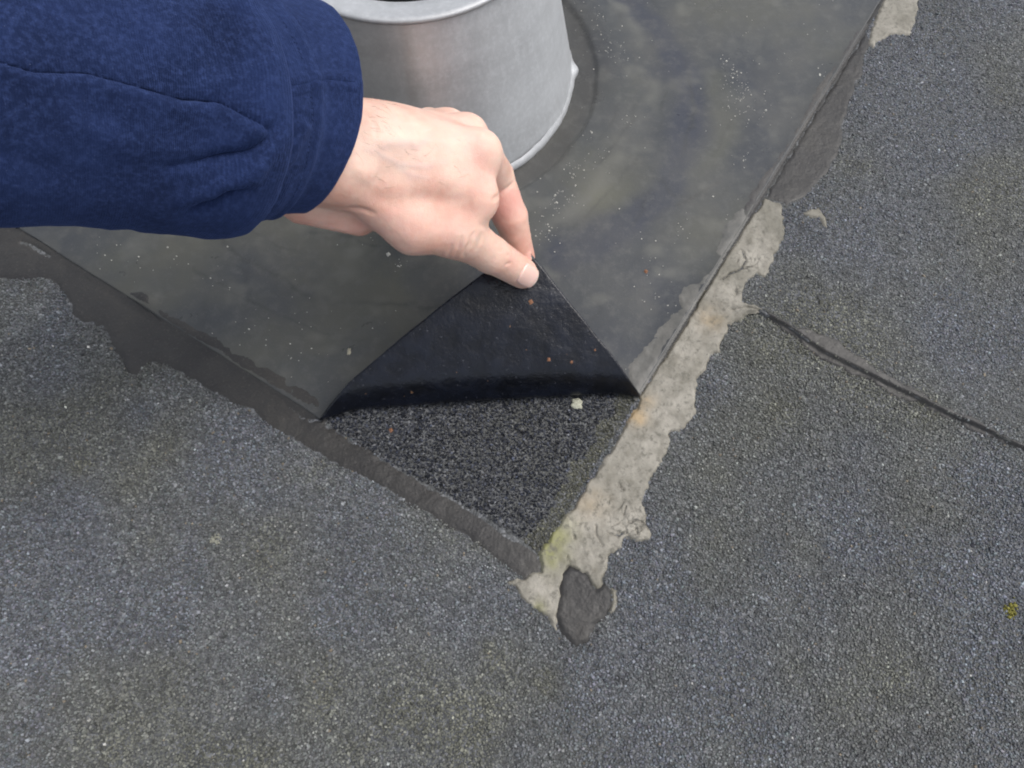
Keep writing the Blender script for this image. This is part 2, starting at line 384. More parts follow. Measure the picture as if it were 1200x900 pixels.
def in_view(P, mx=90, my=80):
    x, y, _ = proj(np.c_[P, np.zeros(len(P))]); return (x > -mx) & (x < 1200+mx) & (y > -my) & (y < 900+my)
def make_granules():
    lo = np.array([-.62, -.36]); hi = np.array([.62, .60]); sp = .00150
    nx, ny = ((hi-lo)/sp).astype(int)
    X, Y = np.meshgrid(np.arange(nx), np.arange(ny), indexing='ij')
    P = lo+(np.stack([X.ravel(), Y.ravel()], 1)+rng.uniform(-.48, .48, (nx*ny, 2))+.5)*sp
    P = P[in_view(P)]; P = P[rng.random(len(P)) < .93]
    st = inv_st(P); on_mem = (st[:, 0] > -.0005) & (st[:, 1] > -.0005)
    tri = on_mem & ((P-A0)@FN > -.006)
    keep = ~on_mem | tri
    for k in ('seal', 'top', 'flake', 'blob', 'smrg', 'sml'): keep &= (poly_sdf(P, G[k])+.0012*vnoise(P, .006, 9, 3)) < .0002
    keep &= ~((st[:, 0] < .001) & (st[:, 0] > -.0030-.0012*vnoise(P, .012, 92, 2)) & (st[:, 1] > EDGE_T-.01))
    P = P[keep]; tri = tri[keep]; n = len(P)
    ss = seam_side(P); P = P[(np.abs(ss) > .0003)]; tri = tri[np.abs(ss) > .0003]; n = len(P)
    z0 = H_roof(P)-.0002
    big = vnoise(P, .07, 12, 4); mid = vnoise(P, .018, 14, 3); olive = np.clip(vnoise(P, .10, 15, 4)*1.6+.05, 0, 1)
    olive = np.clip(olive+blobs(P, [(640, 800, .012, .9), (575, 765, .014, .8), (990, 190, .035, .8), (170, 640, .02, .6), (370, 545, .03, .7), (95, 545, .01, .8), (1090, 480, .02, .4), (520, 650, .05, .4), (820, 600, .03, .4)]), 0, 1)
    v = .112*np.exp(rng.normal(0, .31, n))*(1+.16*big+.14*mid+.16*vnoise(P, .006, 16, 2))
    tint = np.array([.93, 1.0, 1.13])+rng.normal(0, .03, (n, 3)); tint = tint*(1-olive[:, None])+olive[:, None]*np.array([1.02, 1.03, .84])
    col = v[:, None]*tint
    wh = rng.random(n) < .0008; col[wh] = rng.uniform(.25, .5, (wh.sum(), 1))*np.array([1, .99, .94])
    tan = rng.random(n) < .004; col[tan] = np.array([.17, .145, .11])*rng.uniform(.7, 1.2, (tan.sum(), 1))
    ye = blobs(P, [(1184, 717, .006, 1.3), (646, 806, .004, .5), (1045, 265, .004, .6)]) > .45
    col[ye & (rng.random(n) < .7)] = (.23, .21, .035)
    pal = blobs(P, [(253, 632, .0045, 1.1)]) > .45; col[pal] = (.22, .22, .18)
    wet = np.zeros(n); wet[tri] = 1
    d_r = inv_st(P)[:, 0]
    mo = tri & (d_r < .012+.006*vnoise(P, .01, 18, 2))
    col[tri] = (.018*np.exp(rng.normal(0, .55, tri.sum())))[:, None]*np.array([.86, .97, 1.34])
    col[mo] = (.06*np.exp(rng.normal(0, .4, mo.sum())))[:, None]*np.array([1.05, 1.05, .78])
    sel = tri & (rng.random(n) < .006); col[sel] = (.16, .17, .19)
    # the felt is a little darker next to the smear and blob outlines
    sd2 = np.minimum(np.abs(poly_sdf(P, G['sml'])), np.abs(poly_sdf(P, G['blob']))); col *= (.86+.14*sstep(0, .012, sd2))[:, None]
    # 4-sided chips, tilted
    r = sp*.66*np.exp(rng.normal(0, .24, n)); h = r*rng.uniform(.4, .85, n); a0 = rng.uniform(0, 2*np.pi, n)
    asp = rng.uniform(.6, 1.0, n); tx, ty = rng.normal(0, .26, n), rng.normal(0, .26, n)
    Vs = []
    for lvl in (0, 1):
        for k in range(4):
            a = k*np.pi/2+rng.uniform(-.35, .35, n); rr = r*(1.0 if lvl == 0 else rng.uniform(.45, .85, n))
            lx, ly = rr*np.cos(a), rr*asp*np.sin(a)
            x = lx*np.cos(a0)-ly*np.sin(a0); y = lx*np.sin(a0)+ly*np.cos(a0)
            z = np.full(n, -.0003) if lvl == 0 else h*rng.uniform(.75, 1.15, n)+tx*x+ty*y
            Vs.append(np.stack([P[:, 0]+x, P[:, 1]+y, z0+z], 1))
    V = np.stack(Vs, 1).reshape(-1, 3)
    f = [(4, 5, 6, 7)]+[(k, (k+1) % 4, 4+(k+1) % 4, 4+k) for k in range(4)]
    F = (np.arange(n)[:, None, None]*8+np.array(f)[None]).reshape(-1, 4)
    o = mesh_obj('slate_granules', V, F, M['gran'], roof, False, cols=np.repeat(col, 8, 0), attrs=dict(wet=np.repeat(wet, 8)))
    tag(o, kind='stuff'); print('granules', n)
make_granules()

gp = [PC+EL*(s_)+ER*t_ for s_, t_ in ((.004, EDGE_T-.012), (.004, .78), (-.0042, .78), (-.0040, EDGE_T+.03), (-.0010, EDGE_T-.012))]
patch('gap_shade_strip', gp, H_roof, .0003, M['gap_shade'], dive=.0004, step=.0012, rag=.0010, ragsc=.008, seed=23, parent=roof)  # black strip added so the edge gap shows as a dark shadow line
# bitumen that bled out of the seam, and along it
bl = patch('bitumen_bleed', px_poly([(893, 364), (905, 370), (930, 384), (948, 390), (962, 394), (985, 405), (1005, 420), (1025, 433), (1040, 445), (1062, 454), (1085, 468), (1100, 476), (1112, 479), (1140, 492), (1165, 507),
           (1203, 525), (1290, 568), (1290, 576), (1200, 531), (1165, 515), (1136, 502), (1100, 487), (1070, 472), (1040, 458), (1010, 443), (985, 431), (962, 418), (945, 405), (925, 392), (905, 379)]),
           lambda P: SHEET*sstep(-.0012, .0006, seam_side(P)), .0009, M['bleed'], step=.0008, rag=.0036, ragsc=.009, edge=.0016, seed=6, parent=roof)

# ------------------------------------------------------------------ the membrane with its lifted corner
def flap_profile():
    """turning angle along the flap: a tight roll at the fold, then nearly straight"""
    L = (PC-A0)@FN; return L
FLAP_L = flap_profile()
THETA = math.radians(158); STRETCH = 1.07
def bend(sd_):
    """arc length beyond the fold -> (forward, up, angle)"""
    n = 600; Lm = FLAP_L*1.45; ds = Lm/n; s = (np.arange(n)+.5)*ds
    c1 = np.exp(-((s-.004)/.0035)**2); c2 = np.exp(-((s-.025)/.006)**2); curv = (.74*c1/c1.sum()+.26*c2/c2.sum())/ds
    th = np.cumsum(curv)*ds*(THETA-math.radians(14))+math.radians(14)*s/Lm
    x = np.r_[0, np.cumsum(np.cos(th))*ds]; z = np.r_[0, np.cumsum(np.sin(th))*ds]; ss = np.r_[0, np.cumsum(np.full(n, ds))]
    return np.interp(sd_, ss, x), np.interp(sd_, ss, z), np.interp(sd_, ss, np.r_[0, th])
def mem_point(P):
    """flat place -> place in the world, corner lifted"""
    q0_ = (P-A0)@FN; q = fold_q(P); z = H_mem(P); out = np.c_[P, z]
    q2 = np.maximum(q+.004, 0); fx, fz, th = bend(q2*STRETCH)
    along = (P-A0)@FT; Lf = np.linalg.norm(B0-A0)
    onf = q2 > 0
    b = A0+along[:, None]*FT+(q0_-q-.004)[:, None]*FN
    lift = .0015*np.sin(np.clip(along/Lf, 0, 1)*np.pi)
    # the held corner is drawn a little to the side and the free edges cup
    tipw = np.clip(q2/FLAP_L, 0, 1)
    cup = .004*np.sin(tipw*np.pi)*np.cos((along/Lf-.5)*np.pi*1.2)
    Q = np.c_[b+(fx-cup*np.sin(th))[:, None]*FN, .0022+fz+lift+cup*np.cos(th)*-1+.0006*vnoise(P, .02, 8, 2)]
    Q[:, :2] += FT*(.0030*tipw**2)[:, None]
    Q[:, :2] += FT*(.0042*np.sign(along-Lf/2)*sstep(.0, .4, np.abs(along/Lf-.5))*(q2/.016)*np.exp(1-q2/.016))[:, None]   # the rubber bellies out above the fold
    out[onf] = Q[onf]
    return out
for STRETCH in np.arange(.90, 1.36, .01):                # the rubber gives a little: the tip reaches the hand
    if proj(mem_point(PC[None]+(EL+ER)[None]*.001))[1][0] < 289: break
def build_membrane():
    a = np.r_[np.arange(0, .20, .0015), np.arange(.20, .62, .0025)]; b = np.r_[np.arange(0, .24, .0015), np.arange(.24, .74, .0025)]
    S_, T_ = np.meshgrid(a, b, indexing='ij'); s, t = S_.ravel(), T_.ravel()
    P = PC+s[:, None]*EL+t[:, None]*ER
    wob = .0004*vnoise(P, .015, 2, 3)
    P = P+np.where(s < .004, 1, 0)[:, None]*EL*wob[:, None]+np.where(t < .004, 1, 0)[:, None]*ER*wob[:, None]
    # blunt tip
    c = (s+t) < .0045
    P[c] += ((.0045-(s+t)[c])*.5)[:, None]*(EL+ER)
    V = mem_point(P)
    F = grid_faces(len(a), len(b))[:, ::-1]
    n = np.cross(V[F[0, 1]]-V[F[0, 0]], V[F[0, 2]]-V[F[0, 0]])
    far = F[-1]; nn = np.cross(V[far[1]]-V[far[0]], V[far[2]]-V[far[0]])
    if nn[2] < 0: F = F[:, ::-1]
    nz = lambda sc, sd: vnoise(P, sc, sd, 3)
    Pd = P+np.stack([nz(.05, 41), nz(.05, 42)], 1)*.010
    bc = un(585, 132)[:2]; rb = np.linalg.norm(Pd-bc, axis=1); r0 = np.linalg.norm(un(803, 140)[:2]-bc)
    d_blue, _ = line_dist(Pd, px_poly([(735, 5), (770, 40), (800, 90), (806, 140), (798, 190), (775, 232), (735, 262), (690, 290), (655, 312)]))
    blue = np.exp(-(d_blue/.015)**2)*(1.35+.25*nz(.03, 43))
    blue += .6*np.exp(-(np.linalg.norm(Pd-un(765, 95)[:2], axis=1)/.012)**2)
    blue += .7*blobs(Pd, [(640, 300, .03, .6), (330, 330, .05, .7), (740, 340, .03, .5), (880, 120, .05, .4)])
    d_ol, _ = line_dist(Pd, px_poly([(700, 245), (760, 230), (830, 190), (845, 150), (842, 100)]))
    olive = .7*np.exp(-(d_ol/.014)**2)+.7*blobs(Pd, [(430, 320, .03, .9), (135, 300, .012, .9), (460, 345, .02, .8), (690, 200, .02, .6), (715, 240, .02, .8), (745, 110, .02, .5), (830, 300, .02, .4)])
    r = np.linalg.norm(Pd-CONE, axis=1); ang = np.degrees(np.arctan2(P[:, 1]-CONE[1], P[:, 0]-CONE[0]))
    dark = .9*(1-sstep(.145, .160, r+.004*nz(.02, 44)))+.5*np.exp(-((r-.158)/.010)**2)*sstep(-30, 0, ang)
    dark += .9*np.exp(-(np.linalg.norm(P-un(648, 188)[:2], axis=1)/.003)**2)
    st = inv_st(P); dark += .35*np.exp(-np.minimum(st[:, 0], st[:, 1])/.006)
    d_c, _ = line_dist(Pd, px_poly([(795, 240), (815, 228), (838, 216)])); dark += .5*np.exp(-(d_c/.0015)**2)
    rr_ = r+.009*nz(.045, 45)+.0025*nz(.012, 46); tide = 0
    for rk, wk, sd0 in ((.172, .0011, 47), (.186, .0016, 48), (.207, .0012, 49), (.236, .0018, 50), (.262, .0013, 52)):
        tide = tide+np.exp(-((rr_-rk)/wk)**2)*np.clip(nz(.05, sd0)*2.2+.3, 0, 1)
    q_ = nz(.07, 53); tide = tide+.7*np.exp(-((q_-.12)/.025)**2)*np.clip(nz(.06, 54)*2+.2, 0, 1)
    scum = np.clip(.8*np.exp(-((rr_-.196)/.007)**2)*np.clip(nz(.03, 55)*2.5, 0, 1)+np.clip(nz(.022, 56)*2-.55, 0, 1)+blobs(P, [(745, 150, .010, .7), (870, 120, .012, .8), (665, 245, .010, .6)]), 0, 1)
    o = mesh_obj('membrane_flashing', V, F, [M['mem'], M['under']], attrs=dict(tide=np.clip(tide, 0, 1), scum=scum, blue=np.clip(blue, 0, 1), olive=np.clip(olive, 0, 1), dark=np.clip(dark, 0, 1)))
    md = o.modifiers.new('thickness', 'SOLIDIFY'); md.thickness = .0016; md.offset = -1; md.material_offset = 1; md.material_offset_rim = 1
    tag(o, 'grey weathered rubber flashing sheet around the pipe, front corner peeled up by the hand', 'roof membrane')
    return o
mem = build_membrane()
APEX = mem_point(PC[None]+(EL+ER)[None]*.001)[0]
def flap_at(px, py):
    """point of the lifted flap seen at a pixel, with the outward normal of its black side"""
    a = np.linspace(0.0005, .09, 220); S_, T_ = np.meshgrid(a, a, indexing='ij'); P = PC+S_.ravel()[:, None]*EL+T_.ravel()[:, None]*ER
    P = P[(P-A0)@FN > .01]; Q = mem_point(P); x, y, _ = proj(Q); i = np.argmin((x-px)**2+(y-py)**2)
    e = 1e-4; q0 = mem_point(P[i:i+1])[0]; q1 = mem_point(P[i:i+1]+EL*e)[0]; q2 = mem_point(P[i:i+1]+ER*e)[0]
    n = np.cross(q1-q0, q2-q0); n /= np.linalg.norm(n)
    if n@(CAM-q0) < 0: n = -n
    return q0+n*.0016, n
print('stretch', STRETCH, 'apex px', proj(APEX[None])[:2], APEX)

# specks of dried grit on the membrane
def make_specks(name, pts, mat, size, parent=None, hfn=H_mem, seed=0):
    r = np.random.default_rng(seed); V = []; F = []
    for P in pts:
        z = hfn(np.array([P]))[0]; k = len(V); a = r.uniform(0, 6.28); s = size*math.exp(r.normal(0, .35)); h = s*r.uniform(.35, .8)
        for i in range(5):
            rr = s*r.uniform(.7, 1.2); V.append((P[0]+rr*math.cos(a+i*1.257), P[1]+rr*.8*math.sin(a+i*1.257), z-.0004))
        for i in range(5):
            rr = s*r.uniform(.4, .8); V.append((P[0]+rr*math.cos(a+i*1.257), P[1]+rr*.8*math.sin(a+i*1.257), z+h*r.uniform(.8, 1.2)))
        V.append((P[0], P[1], z+h*1.2))
        for i in range(5):
            j = (i+1) % 5; F += [(k+i, k+j, k+5+j), (k+i, k+5+j, k+5+i), (k+5+i, k+5+j, k+10)]
    return mesh_obj(name, V, F, mat, parent, False)
cl = [(715, 55, 14, 26), (728, 72, 6, 10), (700, 22, 10, 10), (671, 5, 8, 6), (735, 150, 8, 8), (845, 75, 5, 8), (855, 95, 9, 26), (866, 112, 10, 30), (862, 128, 16, 30), (882, 135, 10, 14), (690, 165, 6, 5),
      (672, 212, 8, 14), (664, 238, 12, 26), (650, 250, 8, 10), (680, 200, 10, 12), (706, 188, 8, 14), (640, 280, 12, 24), (635, 265, 8, 8), (760, 300, 16, 10), (800, 270, 9, 10), (775, 345, 20, 12),
      (438, 285, 10, 6), (470, 312, 12, 8), (245, 330, 18, 8), (300, 390, 20, 8), (200, 300, 22, 10), (340, 420, 14, 8), (115, 268, 14, 6), (960, 90, 8, 4), (868, 186, 8, 6), (900, 60, 30, 8), (150, 290, 26, 10), (360, 380, 24, 10)]
pts = []
for x, y, s, n_ in cl:
    for k in range(n_): pts.append(un(rng.normal(x, s*.7), rng.normal(y, s*.9))[:2])
for k in range(260): pts.append((PC+rng.uniform(.01, .55)*EL+rng.uniform(.01, .6)*ER))
pts = [p for p in pts if np.linalg.norm(p-CONE) > .142 and (p-A0)@FN < -.006 and inv_st(p[None]).min() > .004]
sp = make_specks('pale_grit', pts, M['speck'], .00052)
tag(sp, 'fine white grit and dried salt specks scattered on the rubber sheet', kind='stuff')

# ------------------------------------------------------------------ smears and sealant
def step_base(P):
    st = inv_st(P); ins = np.minimum(st[:, 0], st[:, 1]); fl = fold_q(P)
    k = sstep(-.007, .004, ins)*(1-sstep(-.004, .002, fl))
    g = H_roof(P); return g+(H_mem(P)-g)*k
def off_edge(P):
    st = inv_st(P); return np.where(st[:, 1] > EDGE_T-.004, -st[:, 0]-.0026*sstep(EDGE_T-.004, EDGE_T+.02, st[:, 1])-.0006*vnoise(P, .008, 91, 2), 1.)
on_sheet = lambda P: np.minimum(inv_st(P)[:, 0], inv_st(P)[:, 1])-.0003
not_flap = lambda P: -np.minimum(np.minimum(inv_st(P)[:, 0], inv_st(P)[:, 1])-.0004, fold_q(P)+.001)
sm = patch('bitumen_smear', G['sml'], step_base, .00025, M['smear'], dive=.0005, edge=.005, step=.0012, seed=7, rag=.0034, ragsc=.009, tex=.0003, cut=not_flap,
           cracks=[([(365, 478), (380, 484), (376, 492), (362, 492)], .0009, .0014), ([(150, 345), (170, 362), (192, 378)], .0008, .0012), ([(26, 284), (40, 290), (56, 300)], .0012, .0022),
                   ([(300, 446), (330, 468), (352, 488), (376, 494)], .0006, .0007)])
tag(sm, 'long dark bitumen smear sealing the left edge of the rubber sheet', 'bitumen smear')
sm = patch('bitumen_smear', G['blob'], H_roof, .0013, M['smear'], seed=9, rag=.0016, ragsc=.004, dive=.0006, edge=.003, tex=.0005)
tag(sm, 'small dark bitumen blob below the lower tip of the pale sealant', 'bitumen smear')
sm = patch('bitumen_smear', G['smrg'], H_roof, .0006, M['smear'], dive=.0005, edge=.004, cut=off_edge, seed=10, rag=.003, ragsc=.010)
tag(sm, 'dark bitumen smear on the felt beside the right edge of the rubber sheet', 'bitumen smear')
sm = patch('bitumen_smear', G['smrm'], H_mem, .00025, mat_smear('thin_bitumen_film', 1.3), dive=.0003, edge=.004, cut=on_sheet, seed=11, rag=.0022, tex=.0002)
tag(sm, 'thin dark bitumen band brushed on the rubber sheet along its upper right edge', 'bitumen smear')
crackle = lambda P: np.clip(blobs(P, [(745, 615, .016, 1.4), (700, 660, .012, .9), (885, 315, .014, 1.2), (865, 340, .01, .8), (720, 590, .012, .5)]), 0, 1)
CR = [([(845, 330), (858, 322), (868, 318), (872, 308), (868, 298)], .0008, .0016), ([(868, 318), (880, 316)], .0006, .0012), ([(855, 364), (870, 362), (890, 366)], .0007, .0014),
      ([(724, 568), (731, 575)], .0007, .0014), ([(697, 616), (700, 632), (706, 640)], .0006, .0011), ([(672, 628), (674, 632)], .0009, .0012), ([(712, 624), (725, 628), (735, 622)], .0006, .0012),
      ([(733, 594), (731, 602)], .0006, .0012), ([(736, 612), (752, 611), (758, 615)], .0006, .0012), ([(745, 618), (748, 628)], .0006, .0012), ([(666, 652), (667, 666)], .0006, .001)]
_r = np.random.default_rng(33)
PLATES = np.concatenate([un(_r.normal(cx, sx, n_), _r.normal(cy, sy, n_))[:, :2] for cx, cy, sx, sy, n_ in ((742, 612, 14, 18, 34), (702, 655, 14, 14, 22), (886, 312, 14, 16, 26), (862, 345, 10, 10, 10), (718, 585, 18, 14, 14), (760, 555, 12, 14, 12), (800, 470, 16, 26, 16))])
PH = _r.uniform(-1, 1, len(PLATES)); PT = _r.normal(0, .10, (len(PLATES), 2))
def plate_cells(P):
    P = P+np.stack([vnoise(P, .004, 95, 2), vnoise(P, .004, 96, 2)], 1)*.0012
    f1 = np.full(len(P), 9.); f2 = f1.copy(); k = np.zeros(len(P), int)
    for i, c in enumerate(PLATES):
        d = np.linalg.norm(P-c, axis=1); n_ = d < f1; f2 = np.where(n_, f1, np.minimum(f2, d)); k = np.where(n_, i, k); f1 = np.where(n_, d, f1)
    return f1, f2-f1, k
def plate_amt(P): return np.clip(crackle(P)*1.5-.1, 0, 1)*sstep(-.2, .35, vnoise(P, .012, 97, 2)+.3)
def plate_h(P):
    f1, e, k = plate_cells(P); tilt = ((P-PLATES[k])*PT[k]).sum(1); a = plate_amt(P)
    return a*(.0008*PH[k]+np.clip(tilt, -.0008, .0008)-.0005*np.exp(-(e/.0008)**2))
def crack_dark(P):
    f1, e, k = plate_cells(P); v = .3*plate_amt(P)*np.exp(-(e/.0005)**2)
    for pl, wd, dp in CR: v = np.maximum(v, np.exp(-(line_dist(P+np.stack([vnoise(P, .003, 98, 2), vnoise(P, .003, 99, 2)], 1)*.0012, px_poly(pl))[0]/(.0004+.0005*np.clip(vnoise(P, .004, 93, 2), 0, 1)))**2)*np.clip(.6+vnoise(P, .005, 94, 2), 0, 1))
    return v
SA = dict(rust=lambda P: blobs(P, [(738, 482, .008, 1.2), (750, 492, .006, .9), (832, 376, .010, .55), (690, 590, .012, .5), (760, 470, .006, .7)]),
          moss=lambda P: blobs(P, [(645, 648, .010, 1.3), (648, 625, .008, .9), (632, 712, .005, .9), (660, 620, .01, .5)]), crack=lambda P: crack_dark(P))
def seal_base(P): return SHEET*sstep(-.018, .0005, seam_side(P))
o = patch('sealant_strip', G['seal'], seal_base, .0017, M['seal'], step=.0007, extra=plate_h, seed=12, rag=.0026, ragsc=.006, edge=.0016, tex=.0006, cut=off_edge, cracks=CR, attrs=SA)
tag(o, 'long pale grey cracked sealant strip on the felt beside the lifted corner', 'sealant')
o2 = patch('sealant_strip', G['top'], H_roof, .0016, M['seal'], seed=13, rag=.0018, ragsc=.005, attrs=SA, tex=.0005)
tag(o2, 'short pale sealant patch near the upper end of the sheet edge', 'sealant')
o2 = patch('sealant_flake', G['flake'], H_roof, .0012, M['seal'], step=.0006, seed=14, rag=.0006, ragsc=.003, attrs=SA, tex=.0002)
tag(o2, 'small pale curved sealant flake lying alone on the felt', 'sealant')
o2 = patch('sealant_flake', G['cres'], H_roof, .0016, M['seal'], step=.0006, seed=15, rag=.0006, ragsc=.003, attrs=SA, tex=.0002)
tag(o2, 'pale crescent of sealant on the rim of the small dark blob', 'sealant')
o2 = patch('sealant_film', G['memf'], H_mem, .0003, M['film'], dive=.0003, edge=.004, cut=on_sheet, step=.0009, seed=16, rag=.0022, ragsc=.006, tex=.0003)
tag(o2, 'thin grey sealant film on the rubber sheet beside the open gap', 'sealant')
o2 = patch('sealant_film', G['memf2'], H_mem, .0003, M['film'], dive=.0003, edge=.004, cut=on_sheet, step=.0009, seed=17, rag=.0016, ragsc=.004, tex=.0003)
tag(o2, 'small light sealant dab on the rubber sheet above the open gap', 'sealant')

# ------------------------------------------------------------------ the metal pipe collar
def lathe(prof, n=180, wob=None):
    V = []; m_ = len(prof)
    for i in range(n):
        a = 2*math.pi*i/n
        for j, (r, z) in enumerate(prof):
            dr, dz = wob(a, j, r, z) if wob else (0, 0)
            V.append((CONE[0]+(r+dr)*math.cos(a), CONE[1]+(r+dr)*math.sin(a), z+dz))
    F = [(i*m_+j, ((i+1) % n)*m_+j, ((i+1) % n)*m_+j+1, i*m_+j+1) for i in range(n) for j in range(m_-1)]
    return np.array(V), np.array(F)
RB, RTOP, ZB = .1295, .1005, .0056
pipe = empty('pipe_collar', (CONE[0], CONE[1], 0))
tag(pipe, 'tapered dull aluminium pipe collar standing on the rubber sheet behind the hand', 'pipe collar')
pr = [(RB+(RTOP-RB)*k/30., ZB+.004+(CONE_H-.004-ZB)*k/30.) for k in range(31)]
wn = rng.normal(0, 1, 400)
V, F = lathe(pr, 240, lambda a, j, r, z: (.0010*math.sin(3*a+1)+.0004*math.sin(11*a), 0))
ang = np.arctan2(V[:, 1]-CONE[1], V[:, 0]-CONE[0]); arm_refl = np.clip(np.exp(-((ang+1.75)/.35)**2)*.9+.9*np.exp(-((ang+2.6)/.6)**2)+.8*np.exp(-((ang+1.52)/.03)**2)*(.6+.4*vnoise(V, .03, 77, 2)), 0, 1)  # arm's dim reflection painted on the left side, plus a narrow brown streak
adopt(mesh_obj('collar_body', V, F, M['cone'], attrs=dict(arm_reflection_streak=arm_refl)), pipe)
def basewob(a, j, r, z):
    n_ = vnoise(np.array([[math.cos(a)*.1, math.sin(a)*.1]]), .018, 51, 3)[0]; b = .0035*math.exp(-((a-.02)/.05)**2) if a < 3 else .0035*math.exp(-((a-6.30)/.05)**2)
    return (.0016*n_+b*(j in (1, 2, 3, 4)), .0012*n_*(j in (2, 3, 4)))
V, F = lathe([(RB-.004, ZB-.0005), (RB+.0018, ZB-.002), (RB+.0028, ZB-.0002), (RB+.0026, ZB+.0020), (RB+.0012, ZB+.0042), (RB-.0006, ZB+.0062)], 360, basewob)
adopt(mesh_obj('base_flange', V, F, M['lip']), pipe)
V, F = lathe([(RTOP-.0006, CONE_H-.003), (RTOP+.0016, CONE_H-.002), (RTOP+.0022, CONE_H), (RTOP+.0012, CONE_H+.0016), (RTOP-.003, CONE_H+.0012), (RTOP-.012, CONE_H-.0006), (RTOP-.0195, CONE_H-.0016), (RTOP-.0205, CONE_H-.0030)], 240)
adopt(mesh_obj('rim', V, F, M['lip']), pipe)
V, F = lathe([(RTOP-.0203, CONE_H-.0025), (RTOP-.0210, CONE_H-.030), (RTOP-.0210, .01), (.001, .008)], 160)
adopt(mesh_obj('inner_pipe', V, F, M['dark']), pipe)  # plain near-black wall down the bore

# ------------------------------------------------------------------ loose bits
def bit(name, px, py, r, h, mat, label, cat, on='roof', flat=.5, seed=0, group=None):
    rr = np.random.default_rng(seed+100)
    if on == 'flap':
        c, nrm = flap_at(px, py); up_ = nrm
    else:
        z = (H_roof if on == 'roof' else H_mem)(un(px, py)[None, :2])[0]+(.0006 if on == 'roof' else 0); c = un(px, py, z); up_ = np.array([0, 0, 1.])
    a = np.cross(up_, [1, 0, .1]); a /= np.linalg.norm(a); b = np.cross(up_, a)
    V = []; n_ = 18; rings = 4
    rad = r*(1+.22*np.array([math.sin(k*2.1+seed)*.6+math.sin(k*1.3+seed*2)*.6 for k in range(n_)]))
    for j in range(rings):
        f = math.cos(j/rings*math.pi/2*.95); g = math.sin(j/rings*math.pi/2)
        for k in range(n_):
            t = 2*math.pi*k/n_; v = c+a*math.cos(t)*rad[k]*f+b*math.sin(t)*rad[k]*f*(1-.3*flat)+up_*(h*g*(1+rr.normal(0, .12))-.0003); V.append(v)
    V.append(c+up_*h*.95); F = []
    for j in range(rings-1):
        for k in range(n_): F += [(j*n_+k, j*n_+(k+1) % n_, (j+1)*n_+(k+1) % n_), (j*n_+k, (j+1)*n_+(k+1) % n_, (j+1)*n_+k)]
    for k in range(n_): F.append(((rings-1)*n_+k, (rings-1)*n_+(k+1) % n_, rings*n_))
    return tag(mesh_obj(name, V, F, mat, None, True), label, cat, group)
bit('lichen_disc', 676, 473, .0044, .0016, M['lichen'], 'round pale lichen disc on the dark wet felt under the peeled corner', 'lichen', flat=0, seed=3)
mp_ = [un(1184+rng.normal(0, 3.6), 717+rng.normal(0, 4.6))[:2] for k in range(46)]
tag(make_specks('moss_tuft', mp_, M['moss'], .0009, hfn=lambda P: H_roof(P)+.0008, seed=4), 'yellow green moss tuft on the felt near the right border', 'moss')
bit('rust_crumb', 757, 318, .0019, .0010, M['rust'], 'tan crumb lying on the grey rubber sheet right of the thumb', 'crumb', on='mem', seed=4)
bit('rust_crumb', 622, 354, .0020, .0007, M['rust'], 'orange crumb stuck just below the thumb tip', 'crumb', on='flap', seed=5)
bit('rust_crumb', 643, 421, .0016, .0007, M['rust'], 'orange crumb low in the middle of the black flap', 'crumb', on='flap', seed=6)
bit('rust_crumb', 669, 424, .0013, .0006, M['rust'], 'small reddish crumb left of the pair near the right edge of the flap', 'crumb', on='flap', seed=7)
bit('rust_crumb', 706, 422, .0010, .0006, M['rust'], 'tiny orange crumb nearest the right edge of the flap', 'crumb', on='flap', seed=9)
bit('rust_crumb', 458, 504, .0018, .0010, M['rust'], 'brown crumb on the wet felt left of the fold', 'crumb', seed=11)
bit('pale_chip', 409, 412, .0032, .0007, M['flake'], 'pale oblong chip on the rubber sheet left of the flap', 'chip', on='mem', flat=1.6, seed=12)
bit('pale_chip', 961, 88, .0022, .0007, M['speck'], 'white chip on the rubber sheet near its upper right edge', 'chip', on='mem', flat=1.8, seed=13)
bit('pale_chip', 455, 298, .0020, .0009, M['speck'], 'white chip on the rubber sheet under the thumb base', 'chip', on='mem', seed=14)

# ------------------------------------------------------------------ the person: hand, forearm, sleeve
def smin(a, b, k):
    h = np.clip(.5+.5*(b-a)/k, 0, 1); return b*(1-h)+a*h-k*h*(1-h)
def rcone(P, a, b, ra, rb):
    ab = b-a; t = np.clip(((P-a)@ab)/(ab@ab), 0, 1); return np.linalg.norm(P-(a+t[..., None]*ab), axis=-1)-(ra+(rb-ra)*t)
def w3(px, py, z): return un(px, py, z)
fq, fn = flap_at(612, 323)            # where thumb and finger pinch the flap
fi, fin = flap_at(613, 300)
TH_T = fq+fn*.0100; IX_T = fi-fin*.0114
print('thumb tip px', proj(TH_T[None])[:2], TH_T, 'index tip px', proj(IX_T[None])[:2], IX_T)
mm = .001
J = dict(fore2=w3(60, 120, .262), fore=w3(250, 150, .215), wrist=w3(392, 172, .172), wristb=w3(398, 196, .172),
         heelA=w3(352, 236, .150), heelB=w3(420, 256, .138),
         mi=w3(560, 180, .152), mm_=w3(546, 160, .137), mr=w3(527, 152, .117), ml=w3(503, 149, .100),
         carp=w3(440, 178, .165), cmc=w3(452, 238, .152), then=w3(485, 262, .142), tmcp=w3(534, 271, .130), tip_=w3(575, 298, .103),
         web=w3(505, 212, .155), web2=w3(563, 236, .141),
         ipip=w3(577, 207, .114), idip=w3(598, 254, .090))
